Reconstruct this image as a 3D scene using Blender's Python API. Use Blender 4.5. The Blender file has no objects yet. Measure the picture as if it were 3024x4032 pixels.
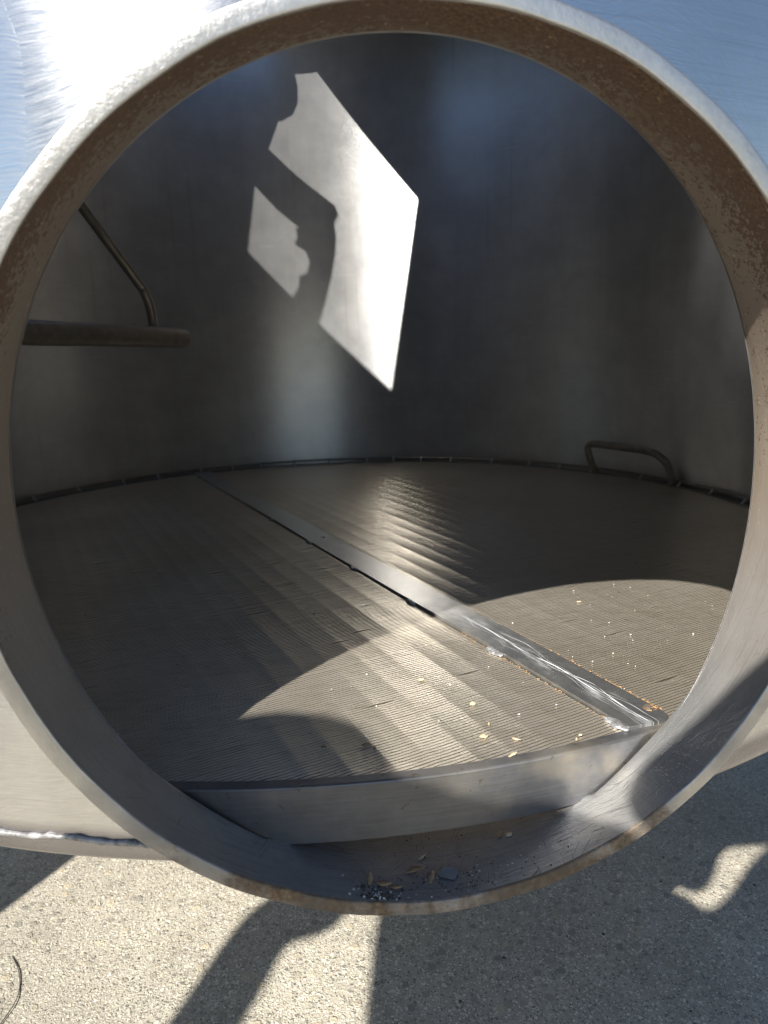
import bpy, bmesh, math, random
import numpy as np
from mathutils import Vector, Matrix
from mathutils.geometry import delaunay_2d_cdt

scene = bpy.context.scene
COL = scene.collection
random.seed(7)
rng = np.random.default_rng(11)

# ------------------------------------------------------------------ frame
# working unit: the inner radius of the manway (0.25 m); the manway centre is
# 0.60 m above the ground, y runs into the vessel.
U = 0.25
ZG = 0.60
def W(p):
    p = np.asarray(p, float)
    q = p * U
    q[..., 2] += ZG
    return q

# ------------------------------------------------------------------ camera
cam_d = bpy.data.cameras.new('camera')
cam = bpy.data.objects.new('camera', cam_d)
COL.objects.link(cam)
cpos = W([-0.37318, -1.56329, 0.38929])
cr = Vector((0.98651, -0.1604, -0.03259)); cu = Vector((0.06655, 0.21121, 0.97517)); cf = Vector((0.14953, 0.96419, -0.21904))
M = Matrix((cr, cu, -cf)).transposed().to_4x4()
M.translation = Vector(cpos)
cam.matrix_world = M
cam_d.sensor_fit = 'AUTO'
cam_d.sensor_width = 36.0
cam_d.lens = 36.0 * 2843.3 / 4032.0
cam_d.clip_start = 0.02
cam_d.clip_end = 500.0
cam_d.dof.use_dof = True
cam_d.dof.focus_distance = 0.62
cam_d.dof.aperture_fstop = 8.5
scene.camera = cam

# ------------------------------------------------------------------ light
SUN_EL, SUN_AZ = math.radians(41.0), math.radians(36.0)
S = Vector((-math.sin(SUN_AZ) * math.cos(SUN_EL), -math.cos(SUN_AZ) * math.cos(SUN_EL), math.sin(SUN_EL)))
world = bpy.data.worlds.new('World')
scene.world = world
world.use_nodes = True
wn = world.node_tree
wn.nodes.clear()
sky = wn.nodes.new('ShaderNodeTexSky')
sky.sky_type = 'NISHITA'
sky.sun_disc = False
sky.sun_elevation = SUN_EL
sky.sun_rotation = math.atan2(S.x, S.y)
sky.altitude = 1200.0
sky.air_density = 1.0
sky.dust_density = 0.3
sky.ozone_density = 2.4
bg = wn.nodes.new('ShaderNodeBackground')
bg.inputs['Strength'].default_value = 0.06
wo = wn.nodes.new('ShaderNodeOutputWorld')
wn.links.new(sky.outputs[0], bg.inputs[0])
wn.links.new(bg.outputs[0], wo.inputs[0])
sun_d = bpy.data.lights.new('sun', 'SUN')
sun_d.energy = 4.8
sun_d.angle = math.radians(0.53)
sun_d.color = (1.0, 0.96, 0.885)
sun = bpy.data.objects.new('sun', sun_d)
COL.objects.link(sun)
sun.rotation_euler = S.to_track_quat('Z', 'Y').to_euler()
sun.location = (0, 0, 6)

scene.view_settings.view_transform = 'Standard'
scene.view_settings.look = 'None'
scene.view_settings.gamma = 1.0
scene.view_settings.use_curve_mapping = False
scene.view_settings.exposure = 1.28
cy = scene.cycles
cy.use_denoising = True
try:
    cy.denoiser = 'OPENIMAGEDENOISE'
    cy.denoising_input_passes = 'RGB_ALBEDO_NORMAL'
except Exception:
    pass
cy.max_bounces = 7
cy.diffuse_bounces = 3
cy.glossy_bounces = 5
cy.sample_clamp_indirect = 6.0
cy.blur_glossy = 0.3
cy.use_adaptive_sampling = False
cy.pixel_filter_type = 'BLACKMAN_HARRIS'
cy.filter_width = 1.25

# ------------------------------------------------------------------ node helpers
def new_mat(name):
    m = bpy.data.materials.new(name)
    m.use_nodes = True
    nt = m.node_tree
    b = nt.nodes['Principled BSDF']
    return m, nt, b
class NB:
    """small node-building helper"""
    def __init__(self, nt):
        self.nt = nt
        self.tc = nt.nodes.new('ShaderNodeTexCoord')
    def obj(self): return self.tc.outputs['Object']
    def uv(self): return self.tc.outputs['UV']
    def link(self, a, b): self.nt.links.new(a, b)
    def put(self, sock, v):
        if isinstance(v, (int, float)): sock.default_value = v
        elif isinstance(v, (tuple, list)): sock.default_value = v if len(v) != 3 or sock.type == 'VECTOR' else (*v, 1)
        else: self.link(v, sock)
    def math(self, op, a, b=0.0, c=0.0, clamp=False):
        n = self.nt.nodes.new('ShaderNodeMath'); n.operation = op; n.use_clamp = clamp
        self.put(n.inputs[0], a); self.put(n.inputs[1], b); self.put(n.inputs[2], c)
        return n.outputs[0]
    def noise(self, vec, scale, detail=4.0, rough=0.55, dist=0.0):
        n = self.nt.nodes.new('ShaderNodeTexNoise')
        self.put(n.inputs['Vector'], vec); self.put(n.inputs['Scale'], scale)
        n.inputs['Detail'].default_value = detail; n.inputs['Roughness'].default_value = rough; n.inputs['Distortion'].default_value = dist
        return n.outputs[0]
    def noisec(self, vec, scale, detail=2.0):
        n = self.nt.nodes.new('ShaderNodeTexNoise')
        self.put(n.inputs['Vector'], vec); n.inputs['Scale'].default_value = scale; n.inputs['Detail'].default_value = detail
        return n.outputs[1]
    def voro(self, vec, scale, feature='F1', rand=1.0):
        n = self.nt.nodes.new('ShaderNodeTexVoronoi'); n.feature = feature
        self.put(n.inputs['Vector'], vec); n.inputs['Scale'].default_value = scale; n.inputs['Randomness'].default_value = rand
        return n
    def mapping(self, vec, scale=(1, 1, 1), rot=(0, 0, 0), loc=(0, 0, 0)):
        n = self.nt.nodes.new('ShaderNodeMapping')
        self.put(n.inputs['Vector'], vec)
        n.inputs['Scale'].default_value = scale; n.inputs['Location'].default_value = loc
        self.put(n.inputs['Rotation'], rot)
        return n.outputs[0]
    def ramp(self, fac, stops, mode='LINEAR'):
        n = self.nt.nodes.new('ShaderNodeValToRGB'); n.color_ramp.interpolation = mode
        els = n.color_ramp.elements
        while len(els) > 1: els.remove(els[-1])
        els[0].position = stops[0][0]
        def c4(c): return (c, c, c, 1) if isinstance(c, (int, float)) else (*c, 1)
        els[0].color = c4(stops[0][1])
        for p, c in stops[1:]:
            e = els.new(p); e.color = c4(c)
        self.put(n.inputs[0], fac)
        return n.outputs[0]
    def mix(self, fac, a, b, blend='MIX'):
        n = self.nt.nodes.new('ShaderNodeMix'); n.data_type = 'RGBA'; n.blend_type = blend
        self.put(n.inputs[0], fac); self.put(n.inputs[6], a); self.put(n.inputs[7], b)
        return n.outputs[2]
    def maprange(self, v, a, b, c=0.0, d=1.0):
        n = self.nt.nodes.new('ShaderNodeMapRange')
        self.put(n.inputs[0], v)
        for i, x in enumerate((a, b, c, d)): n.inputs[i + 1].default_value = x
        return n.outputs[0]
    def sep(self, vec):
        n = self.nt.nodes.new('ShaderNodeSeparateXYZ'); self.put(n.inputs[0], vec); return n.outputs
    def comb(self, x, y, z):
        n = self.nt.nodes.new('ShaderNodeCombineXYZ')
        for i, v in enumerate((x, y, z)): self.put(n.inputs[i], v)
        return n.outputs[0]
    def bump(self, h, strength, dist, normal=None):
        n = self.nt.nodes.new('ShaderNodeBump')
        n.inputs['Strength'].default_value = strength; n.inputs['Distance'].default_value = dist
        self.put(n.inputs['Height'], h)
        if normal is not None: self.put(n.inputs['Normal'], normal)
        return n.outputs[0]

def brushed(nb, uv, cell=9.0, scale=60.0, stretch=14.0):
    """sanding marks whose direction changes from patch to patch (uv in metres)"""
    warp = nb.noisec(uv, 6.0)
    n = nb.nt.nodes.new('ShaderNodeVectorMath'); n.operation = 'MULTIPLY_ADD'
    nb.put(n.inputs[0], warp); n.inputs[1].default_value = (0.08, 0.08, 0.0); nb.put(n.inputs[2], uv)
    v = nb.voro(n.outputs[0], cell)
    ang = nb.math('MULTIPLY', nb.sep(v.outputs['Color'])[0], 3.14)
    rot = nb.comb(0.0, 0.0, ang)
    mp = nb.mapping(n.outputs[0], rot=rot)
    mp2 = nb.mapping(mp, scale=(1.0, stretch, 1.0))
    return nb.noise(mp2, scale, 3.0, 0.7)

def aniso(nb, b, amount, tangent):
    b.inputs['Anisotropic'].default_value = amount
    nb.put(b.inputs['Tangent'], nb.comb(*tangent))

# ------------------------------------------------------------------ materials
def mat_outer():
    m, nt, b = new_mat('outer_steel'); nb = NB(nt)
    uv = nb.uv()
    br = brushed(nb, uv, 8.0, 55.0, 16.0)
    hor = nb.noise(nb.mapping(uv, scale=(3, 160, 1)), 4.0, 4.0, 0.7)
    mott = nb.noise(uv, 7.0, 4.0)
    h = nb.math('ADD', nb.math('MULTIPLY', br, 0.8), nb.math('MULTIPLY', hor, 0.5))
    col = nb.ramp(mott, [(0.3, (0.60, 0.595, 0.585)), (0.7, (0.70, 0.69, 0.675))])
    col = nb.mix(nb.math('MULTIPLY', nb.maprange(br, 0.42, 0.62), 0.30), col, (0.40, 0.40, 0.41))
    col = nb.mix(nb.math('MULTIPLY', nb.maprange(hor, 0.5, 0.68), 0.35), col, (0.40, 0.395, 0.39))
    vv = nb.sep(uv)[1]                                  # heat tint above the bottom seam
    tint = nb.maprange(nb.math('ADD', vv, nb.math('MULTIPLY', nb.math('SUBTRACT', mott, 0.5), 0.012)), -0.2005, -0.2085)
    col = nb.mix(nb.math('MULTIPLY', tint, 0.8), col, (0.25, 0.235, 0.25))
    nb.put(b.inputs['Base Color'], col)
    b.inputs['Metallic'].default_value = 1.0
    nb.put(b.inputs['Roughness'], nb.math('ADD', nb.maprange(br, 0.3, 0.7, 0.14, 0.24), nb.math('MULTIPLY', mott, 0.06)))
    aniso(nb, b, 0.75, (0, 0, 1))
    nb.put(b.inputs['Normal'], nb.bump(h, 0.12, 0.0010))
    return m
def mat_inner():
    m, nt, b = new_mat('inner_steel'); nb = NB(nt)
    uv = nb.uv()
    hor = nb.noise(nb.mapping(uv, scale=(4, 60, 1)), 5.0, 5.0, 0.7)
    vert = nb.noise(nb.mapping(uv, scale=(26, 1.2, 1)), 1.0, 3.0, 0.6)
    mott = nb.noise(uv, 9.0, 5.0, 0.65)
    glit = nb.noise(nb.mapping(uv, rot=(0, 0, 0.45), scale=(1, 4, 1)), 120.0, 3.0, 0.75)
    col = nb.mix(nb.maprange(mott, 0.35, 0.7), (0.44, 0.442, 0.449), (0.57, 0.57, 0.573))
    col = nb.mix(nb.math('MULTIPLY', nb.maprange(vert, 0.5, 0.75), 0.25), col, (0.40, 0.36, 0.31))
    drip = nb.noise(nb.mapping(uv, scale=(70, 1.6, 1), loc=(2, 5, 0)), 1.0, 3.0, 0.6)
    col = nb.mix(nb.math('MULTIPLY', nb.maprange(drip, 0.62, 0.72), 0.35), col, (0.33, 0.30, 0.26))
    scr = nb.noise(nb.mapping(uv, scale=(9, 240, 1), rot=(0, 0, 0.12)), 1.0, 2.0, 0.7)
    col = nb.mix(nb.math('MULTIPLY', nb.maprange(scr, 0.64, 0.70), 0.30), col, (0.72, 0.71, 0.69))
    # water stain tide mark above the false bottom
    z = nb.sep(uv)[1]
    tide = nb.maprange(nb.math('ADD', z, nb.math('MULTIPLY', mott, 0.05)), -0.13, -0.17, 0.0, 0.5)
    col = nb.mix(tide, col, (0.30, 0.26, 0.21))
    nb.put(b.inputs['Base Color'], col)
    b.inputs['Metallic'].default_value = 0.70
    aniso(nb, b, 0.92, (0, 0, 1))
    nb.put(b.inputs['Roughness'], nb.math('ADD', nb.maprange(mott, 0.3, 0.7, 0.31, 0.37), nb.math('MULTIPLY', vert, 0.06)))
    h = nb.math('ADD', nb.math('MULTIPLY', hor, 0.35), nb.math('MULTIPLY', glit, 0.9))
    nrm = nb.bump(h, 0.26, 0.0014)
    nb.put(b.inputs['Normal'], nrm)
    # smoother rolled-sheet sheen under the brushing
    gl = nt.nodes.new('ShaderNodeBsdfAnisotropic')
    nb.put(gl.inputs['Color'], nb.mix(0.5, col, (0.66, 0.66, 0.665)))
    nb.put(gl.inputs['Roughness'], nb.maprange(mott, 0.3, 0.7, 0.18, 0.25))
    gl.inputs['Anisotropy'].default_value = -0.62
    nb.put(gl.inputs['Tangent'], nb.comb(0, 0, 1))
    nb.put(gl.inputs['Normal'], nb.bump(h, 0.08, 0.0012))
    mx = nt.nodes.new('ShaderNodeMixShader')
    mx.inputs[0].default_value = 0.34
    nb.link(b.outputs[0], mx.inputs[1]); nb.link(gl.outputs[0], mx.inputs[2])
    nb.link(mx.outputs[0], nt.nodes['Material Output'].inputs['Surface'])
    return m
def mat_neck():
    """inside and outside of the neck: grey steel, brown dried spatter on the upper half"""
    m, nt, b = new_mat('neck_steel'); nb = NB(nt)
    o = nb.obj(); uv = nb.uv()
    z = nb.sep(o)[2]
    v = nb.sep(uv)[1]
    up = nb.maprange(z, 0.50, 0.86)                  # vessel base is at the ground
    mott = nb.noise(o, 14.0, 5.0, 0.6)
    big = nb.noise(o, 5.0, 3.0, 0.6)
    # fine scratches in the clean lower half
    scr = brushed(nb, uv, 22.0, 80.0, 26.0)
    lines = nb.noise(nb.mapping(uv, scale=(2.5, 90, 1)), 6.0, 3.0, 0.6)
    hair = brushed(nb, nb.mapping(uv, loc=(3.3, 1.7, 0)), 34.0, 26.0, 34.0)
    hairm = nb.ramp(hair, [(0.37, 1.0), (0.42, 0.0)])
    clean = nb.mix(nb.maprange(mott, 0.35, 0.65), (0.29, 0.29, 0.29), (0.40, 0.395, 0.385))
    clean = nb.mix(nb.math('MULTIPLY', nb.maprange(lines, 0.52, 0.68), 0.35), clean, (0.16, 0.155, 0.15))
    clean = nb.mix(nb.math('MULTIPLY', nb.maprange(scr, 0.56, 0.66), 0.35), clean, (0.52, 0.51, 0.49))
    clean = nb.mix(nb.math('MULTIPLY', hairm, nb.maprange(z, 0.62, 0.36, 0.0, 0.75)), clean, (0.20, 0.18, 0.16))
    film = nb.mix(nb.maprange(big, 0.3, 0.7), (0.165, 0.125, 0.093), (0.26, 0.208, 0.156))
    filmf = nb.math('MULTIPLY', nb.maprange(nb.math('ADD', z, nb.math('MULTIPLY', big, 0.25)), 0.50, 0.74), 0.9)
    col = nb.mix(filmf, clean, film)
    # brown speckles, denser toward the front lip and the top
    sp = nb.noise(o, 480.0, 2.0, 0.6)
    sp2 = nb.noise(o, 200.0, 2.0, 0.65)
    dens = nb.math('ADD', nb.math('MULTIPLY', nb.maprange(v, 0.055, 0.0), 0.22), nb.math('MULTIPLY', nb.math('SUBTRACT', big, 0.5), 0.35))
    dens = nb.math('ADD', dens, nb.maprange(nb.sep(o)[0], -0.22, 0.24, 0.0, 0.05))
    dens = nb.math('ADD', dens, nb.maprange(z, 0.52, 0.86, -0.20, 0.02))
    sm = nb.ramp(nb.math('ADD', nb.math('MULTIPLY', nb.math('ADD', sp, sp2), 0.5), dens), [(0.555, 0.0), (0.60, 1.0)])
    fleck = nb.maprange(nb.noise(nb.mapping(o, loc=(5, 3, 1)), 330.0, 2.0, 0.6), 0.66, 0.72)
    zone = nb.maprange(nb.math('ADD', z, nb.math('MULTIPLY', nb.math('SUBTRACT', mott, 0.5), 0.12)), 0.46, 0.60, 0.06, 1.0)   # the spatter stops above the lower third
    sm = nb.math('MULTIPLY', sm, zone)
    brown = nb.mix(nb.maprange(sp2, 0.3, 0.7), (0.06, 0.028, 0.015), (0.12, 0.062, 0.034))
    col = nb.mix(nb.math('MULTIPLY', sm, 0.85), col, brown)
    smear = nb.maprange(nb.math('ADD', nb.math('ADD', mott, dens), nb.maprange(z, 0.62, 0.85, -0.20, -0.04)), 0.50, 0.72)
    smear = nb.math('MULTIPLY', smear, zone)
    col = nb.mix(nb.math('MULTIPLY', smear, 0.8), col, nb.mix(nb.maprange(sp, 0.4, 0.62), (0.07, 0.036, 0.022), (0.21, 0.135, 0.075)))
    col = nb.mix(nb.math('MULTIPLY', fleck, nb.maprange(z, 0.5, 0.7, 0.15, 0.7)), col, (0.52, 0.43, 0.29))
    nb.put(b.inputs['Base Color'], col)
    dirt = nb.math('MAXIMUM', nb.math('MULTIPLY', filmf, 0.8), nb.math('MAXIMUM', sm, smear), clamp=True)
    nb.put(b.inputs['Metallic'], nb.maprange(dirt, 0.0, 1.0, 0.68, 0.15))
    nb.put(b.inputs['Roughness'], nb.math('ADD', nb.maprange(dirt, 0.0, 1.0, 0.33, 0.62), nb.math('MULTIPLY', mott, 0.08)))
    h = nb.math('ADD', nb.math('MULTIPLY', nb.math('ADD', scr, lines), 0.5), nb.math('MULTIPLY', sm, 0.5))
    h = nb.math('SUBTRACT', h, nb.math('MULTIPLY', hairm, 0.6))
    nb.put(b.inputs['Normal'], nb.bump(h, 0.35, 0.0010))
    return m
def mat_rim():
    """front face of the neck: ground steel with rust crust on the lower half"""
    m, nt, b = new_mat('rim_steel'); nb = NB(nt)
    o = nb.obj(); uv = nb.uv()
    x, y, z = nb.sep(o)[0], nb.sep(o)[1], nb.sep(o)[2]
    mott = nb.noise(o, 40.0, 5.0, 0.65)
    big = nb.noise(o, 9.0, 3.0)
    fine = nb.noise(o, 230.0, 4.0, 0.7)
    steel = nb.mix(nb.maprange(mott, 0.3, 0.7), (0.40, 0.395, 0.385), (0.55, 0.54, 0.52))
    low = nb.maprange(z, 0.50, 0.37)
    rustf = nb.ramp(nb.math('ADD', nb.math('MULTIPLY', nb.math('ADD', mott, big), 0.5), nb.math('MULTIPLY', nb.math('SUBTRACT', low, 1.0), 0.5)), [(0.43, 0.0), (0.54, 1.0)])
    rust = nb.ramp(fine, [(0.3, (0.07, 0.04, 0.022)), (0.5, (0.17, 0.105, 0.05)), (0.7, (0.42, 0.30, 0.15))])
    col = nb.mix(rustf, steel, rust)
    grime = nb.math('MULTIPLY', nb.maprange(big, 0.42, 0.6), low)
    col = nb.mix(nb.math('MULTIPLY', grime, 0.75), col, (0.12, 0.092, 0.066))
    nb.put(b.inputs['Base Color'], col)
    d = nb.math('MAXIMUM', rustf, nb.math('MULTIPLY', grime, 0.6))
    nb.put(b.inputs['Metallic'], nb.maprange(d, 0.0, 1.0, 0.95, 0.0))
    nb.put(b.inputs['Roughness'], nb.maprange(d, 0.0, 1.0, 0.36, 0.8))
    h = nb.math('ADD', nb.math('MULTIPLY', fine, 0.5), nb.math('MULTIPLY', nb.math('MULTIPLY', rustf, mott), 1.5))
    nb.put(b.inputs['Normal'], nb.bump(h, 0.5, 0.0016))
    return m
def mat_screen():
    m, nt, b = new_mat('screen_wire'); nb = NB(nt)
    o = nb.obj()
    big = nb.noise(o, 6.0, 4.0, 0.6)
    mid = nb.noise(nb.mapping(o, rot=(0, 0, math.radians(-18)), scale=(1, 4, 1)), 40.0, 4.0, 0.65)
    spk = nb.noise(o, 420.0, 2.0, 0.6)
    col = nb.mix(nb.maprange(big, 0.3, 0.7), (0.66, 0.58, 0.465), (0.78, 0.71, 0.60))
    col = nb.mix(nb.math('MULTIPLY', nb.maprange(mid, 0.5, 0.72), 0.35), col, (0.33, 0.28, 0.22))
    col = nb.mix(nb.math('MULTIPLY', nb.maprange(spk, 0.64, 0.72), 0.5), col, (0.17, 0.13, 0.09))
    nb.put(b.inputs['Base Color'], col)
    b.inputs['Metallic'].default_value = 0.80
    aniso(nb, b, 0.7, (-math.sin(math.radians(18)), math.cos(math.radians(18)), 0))
    nb.put(b.inputs['Roughness'], nb.maprange(big, 0.3, 0.7, 0.31, 0.37))
    nb.put(b.inputs['Normal'], nb.bump(spk, 0.12, 0.0004))
    return m
def mat_band():
    m, nt, b = new_mat('band_steel'); nb = NB(nt)
    o = nb.obj()
    hor = nb.noise(nb.mapping(o, scale=(2, 2, 60)), 8.0, 4.0, 0.7)
    mott = nb.noise(o, 25.0, 5.0, 0.6)
    st = nb.noise(o, 9.0, 4.0, 0.6)
    spk = nb.noise(o, 150.0, 2.0, 0.6)
    x = nb.sep(o)[0]
    col = nb.mix(nb.maprange(mott, 0.3, 0.7), (0.11, 0.11, 0.118), (0.18, 0.179, 0.18))
    col = nb.mix(nb.math('MULTIPLY', nb.maprange(st, 0.42, 0.66), nb.maprange(x, 0.0, 0.14, 0.12, 0.95)), col, (0.50, 0.43, 0.31))  # tan film on the right, its colour raised to paint in the sunlit part
    col = nb.mix(nb.math('MULTIPLY', nb.maprange(hor, 0.5, 0.68), 0.4), col, (0.20, 0.20, 0.20))
    col = nb.mix(nb.math('MULTIPLY', nb.maprange(spk, 0.66, 0.74), 0.7), col, (0.11, 0.08, 0.06))
    nb.put(b.inputs['Base Color'], col)
    b.inputs['Metallic'].default_value = 0.7
    nb.put(b.inputs['Roughness'], nb.maprange(mott, 0.3, 0.7, 0.40, 0.54))
    nb.put(b.inputs['Normal'], nb.bump(nb.math('ADD', hor, nb.math('MULTIPLY', mott, 0.5)), 0.2, 0.001))
    return m
def mat_bar():
    m, nt, b = new_mat('bar_steel'); nb = NB(nt)
    uv = nb.uv()                                        # u along the bar (0 = near end), v across
    u, v = nb.sep(uv)[0], nb.sep(uv)[1]
    mott = nb.noise(uv, 30.0, 5.0, 0.65)
    fine = nb.noise(uv, 140.0, 3.0, 0.6)
    near = nb.maprange(nb.math('ADD', u, nb.math('MULTIPLY', mott, 0.12)), 0.40, 0.28)
    dry = nb.mix(nb.maprange(mott, 0.3, 0.7), (0.50, 0.485, 0.46), (0.60, 0.585, 0.56))
    dark = nb.mix(nb.maprange(mott, 0.35, 0.65), (0.22, 0.225, 0.23), (0.34, 0.335, 0.32))
    col = nb.mix(near, dry, dark)
    # dried water lines: long strands that wander along the bar
    wl = None
    for c_, amp, fr, off, wd, st in ((0.000, 0.016, 9.0, 1.3, 0.0005, 0.8), (0.002, 0.034, 12.0, 4.7, 0.0004, 0.65), (-0.002, 0.034, 15.0, 8.1, 0.0003, 0.55), (0.004, 0.045, 8.0, 12.9, 0.0004, 0.45), (-0.004, 0.05, 11.0, 21.2, 0.0003, 0.35), (0.0, 0.06, 17.0, 33.0, 0.00025, 0.3)):
        w1 = nb.noise(nb.comb(nb.math('MULTIPLY_ADD', u, fr, off), off, 0.0), 1.0, 2.5, 0.5)
        line = nb.math('MULTIPLY_ADD', nb.math('SUBTRACT', w1, 0.5), amp, c_)
        d = nb.math('ABSOLUTE', nb.math('SUBTRACT', v, line))
        k = nb.math('MULTIPLY', nb.maprange(d, wd * 1.8, wd * 0.5), nb.math('MULTIPLY', nb.maprange(nb.noise(nb.comb(nb.math('MULTIPLY_ADD', u, 30.0, off), 3.0, off), 1.0, 2.0), 0.34, 0.55), st))
        wl = k if wl is None else nb.math('MAXIMUM', wl, k)
    smr = nb.math('MULTIPLY', nb.maprange(nb.noise(nb.mapping(uv, scale=(22, 90, 1)), 1.0, 3.0, 0.6), 0.52, 0.72), nb.maprange(nb.math('ABSOLUTE', v), 0.016, 0.004, 0.0, 0.40))
    wl = nb.math('MULTIPLY', nb.math('MAXIMUM', wl, smr), near)
    col = nb.mix(wl, col, (0.80, 0.82, 0.86))
    nb.put(b.inputs['Base Color'], col)
    nb.put(b.inputs['Metallic'], nb.maprange(wl, 0.0, 1.0, 0.85, 0.0))
    nb.put(b.inputs['Roughness'], nb.math('ADD', nb.maprange(near, 0.0, 1.0, 0.34, 0.42), nb.math('MULTIPLY', wl, 0.3)))
    nb.put(b.inputs['Normal'], nb.bump(nb.math('ADD', mott, nb.math('MULTIPLY', fine, 0.4)), 0.18, 0.0012))
    return m
def mat_weld(name='weld_metal', c0=(0.30, 0.29, 0.29), c1=(0.66, 0.66, 0.68), metal=0.75):
    m, nt, b = new_mat(name); nb = NB(nt)
    o = nb.obj()
    n = nb.noise(o, 130.0, 4.0, 0.7)
    nb.put(b.inputs['Base Color'], nb.ramp(n, [(0.35, c0), (0.62, c1)]))
    b.inputs['Metallic'].default_value = metal
    b.inputs['Roughness'].default_value = 0.42
    nb.put(b.inputs['Normal'], nb.bump(n, 0.5, 0.002))
    return m
def mat_pipe(name, c0, c1, rough, metal):
    m, nt, b = new_mat(name); nb = NB(nt)
    o = nb.obj()
    n = nb.noise(o, 60.0, 5.0, 0.65); spk = nb.noise(o, 200.0, 2.0)
    col = nb.mix(nb.maprange(n, 0.3, 0.7), c0, c1)
    col = nb.mix(nb.math('MULTIPLY', nb.maprange(spk, 0.68, 0.74), 0.6), col, (0.42, 0.33, 0.2))
    nb.put(b.inputs['Base Color'], col)
    b.inputs['Metallic'].default_value = metal
    nb.put(b.inputs['Roughness'], nb.maprange(n, 0.3, 0.7, rough, rough + 0.12))
    nb.put(b.inputs['Normal'], nb.bump(n, 0.15, 0.001))
    return m
def mat_plain(name, c0, c1, scale=120.0, rough=0.75, bump=0.4, dist=0.001, transl=0.0):
    m, nt, b = new_mat(name); nb = NB(nt)
    n = nb.noise(nb.obj(), scale, 4.0, 0.6)
    nb.put(b.inputs['Base Color'], nb.mix(nb.maprange(n, 0.3, 0.7), c0, c1))
    b.inputs['Roughness'].default_value = rough
    nb.put(b.inputs['Normal'], nb.bump(n, bump, dist))
    return m
def mat_ground():
    m, nt, b = new_mat('concrete'); nb = NB(nt)
    o = nb.obj()
    big = nb.noise(o, 1.7, 4.0, 0.6)
    mid = nb.noise(o, 22.0, 4.0, 0.6)
    fine = nb.noise(o, 480.0, 3.0, 0.7)
    wv = nb.nt.nodes.new('ShaderNodeVectorMath'); wv.operation = 'MULTIPLY_ADD'
    nb.put(wv.inputs[0], nb.noisec(o, 150.0)); wv.inputs[1].default_value = (0.006, 0.006, 0.0); nb.put(wv.inputs[2], o)
    p = wv.outputs[0]
    v1 = nb.voro(p, 195.0); v2 = nb.voro(nb.mapping(p, loc=(3.1, 7.7, 0)), 420.0); v3 = nb.voro(nb.mapping(p, loc=(1.9, 4.2, 0)), 62.0)
    r1 = nb.sep(v1.outputs['Color']); r2 = nb.sep(v2.outputs['Color']); r3 = nb.sep(v3.outputs['Color'])
    paste = nb.mix(nb.maprange(mid, 0.3, 0.7), (0.31, 0.295, 0.26), (0.40, 0.385, 0.345))
    ag1 = nb.ramp(r1[0], [(0.0, (0.15, 0.15, 0.145)), (0.25, (0.27, 0.26, 0.23)), (0.5, (0.46, 0.43, 0.365)), (0.72, (0.36, 0.35, 0.325)), (0.86, (0.70, 0.67, 0.59)), (0.96, (0.62, 0.59, 0.53)), (1.0, (0.48, 0.37, 0.26))])
    ag2 = nb.ramp(r2[0], [(0.0, (0.10, 0.098, 0.09)), (0.4, (0.30, 0.28, 0.24)), (0.75, (0.53, 0.505, 0.45)), (1.0, (0.72, 0.70, 0.64))])
    ag3 = nb.ramp(r3[0], [(0.0, (0.20, 0.20, 0.19)), (0.5, (0.30, 0.28, 0.24)), (1.0, (0.46, 0.41, 0.31))])
    m2 = nb.maprange(v2.outputs['Distance'], 0.50, 0.38)
    m1 = nb.math('MULTIPLY', nb.maprange(v1.outputs['Distance'], 0.43, 0.33), nb.maprange(r1[1], 0.30, 0.34))
    m3 = nb.math('MULTIPLY', nb.maprange(v3.outputs['Distance'], 0.34, 0.27), nb.maprange(r3[1], 0.55, 0.59, 0.0, 0.9))
    col = nb.mix(m2, paste, ag2)
    col = nb.mix(nb.math('MULTIPLY', m1, 0.85), col, ag1)
    col = nb.mix(m3, col, ag3)
    col = nb.mix(nb.math('MULTIPLY', nb.maprange(big, 0.40, 0.62), 0.42), col, (0.15, 0.138, 0.118))
    col = nb.mix(1.0, col, (1.03, 0.98, 0.89), 'MULTIPLY')          # sandy cast of the aggregate
    pit = nb.maprange(nb.noise(o, 95.0, 3.0, 0.6), 0.66, 0.72)
    col = nb.mix(nb.math('MULTIPLY', pit, 0.55), col, (0.09, 0.085, 0.075))
    nb.put(b.inputs['Base Color'], col)
    b.inputs['Roughness'].default_value = 0.85
    h = nb.math('ADD', nb.math('ADD', nb.math('MULTIPLY', m1, 0.8), nb.math('MULTIPLY', m2, 0.4)), nb.math('MULTIPLY', fine, 0.8))
    h = nb.math('ADD', h, nb.math('SUBTRACT', nb.math('MULTIPLY', m3, 0.8), nb.math('MULTIPLY', pit, 1.2)))
    nb.put(b.inputs['Normal'], nb.bump(h, 0.65, 0.0025))
    return m

M_OUT, M_IN, M_NECK, M_RIM = mat_outer(), mat_inner(), mat_neck(), mat_rim()
M_SCREEN, M_BAND, M_BAR, M_WELD = mat_screen(), mat_band(), mat_bar(), mat_weld()
M_SEAM = mat_weld('seam_metal', (0.12, 0.115, 0.115), (0.36, 0.355, 0.35), 0.25)
M_PIPE = mat_pipe('pipe_steel', (0.27, 0.24, 0.205), (0.40, 0.36, 0.31), 0.28, 0.85)
M_DARK = mat_pipe('stained_steel', (0.16, 0.14, 0.12), (0.28, 0.25, 0.21), 0.34, 0.8)
M_GROUND = mat_ground()
M_HUSK = mat_plain('husk_straw', (0.38, 0.28, 0.15), (0.60, 0.50, 0.34), 300.0, 0.6, 0.5, 0.0006)
M_HUSKB = mat_plain('husk_brown', (0.17, 0.10, 0.05), (0.40, 0.27, 0.13), 260.0, 0.75, 0.6, 0.0008)
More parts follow.
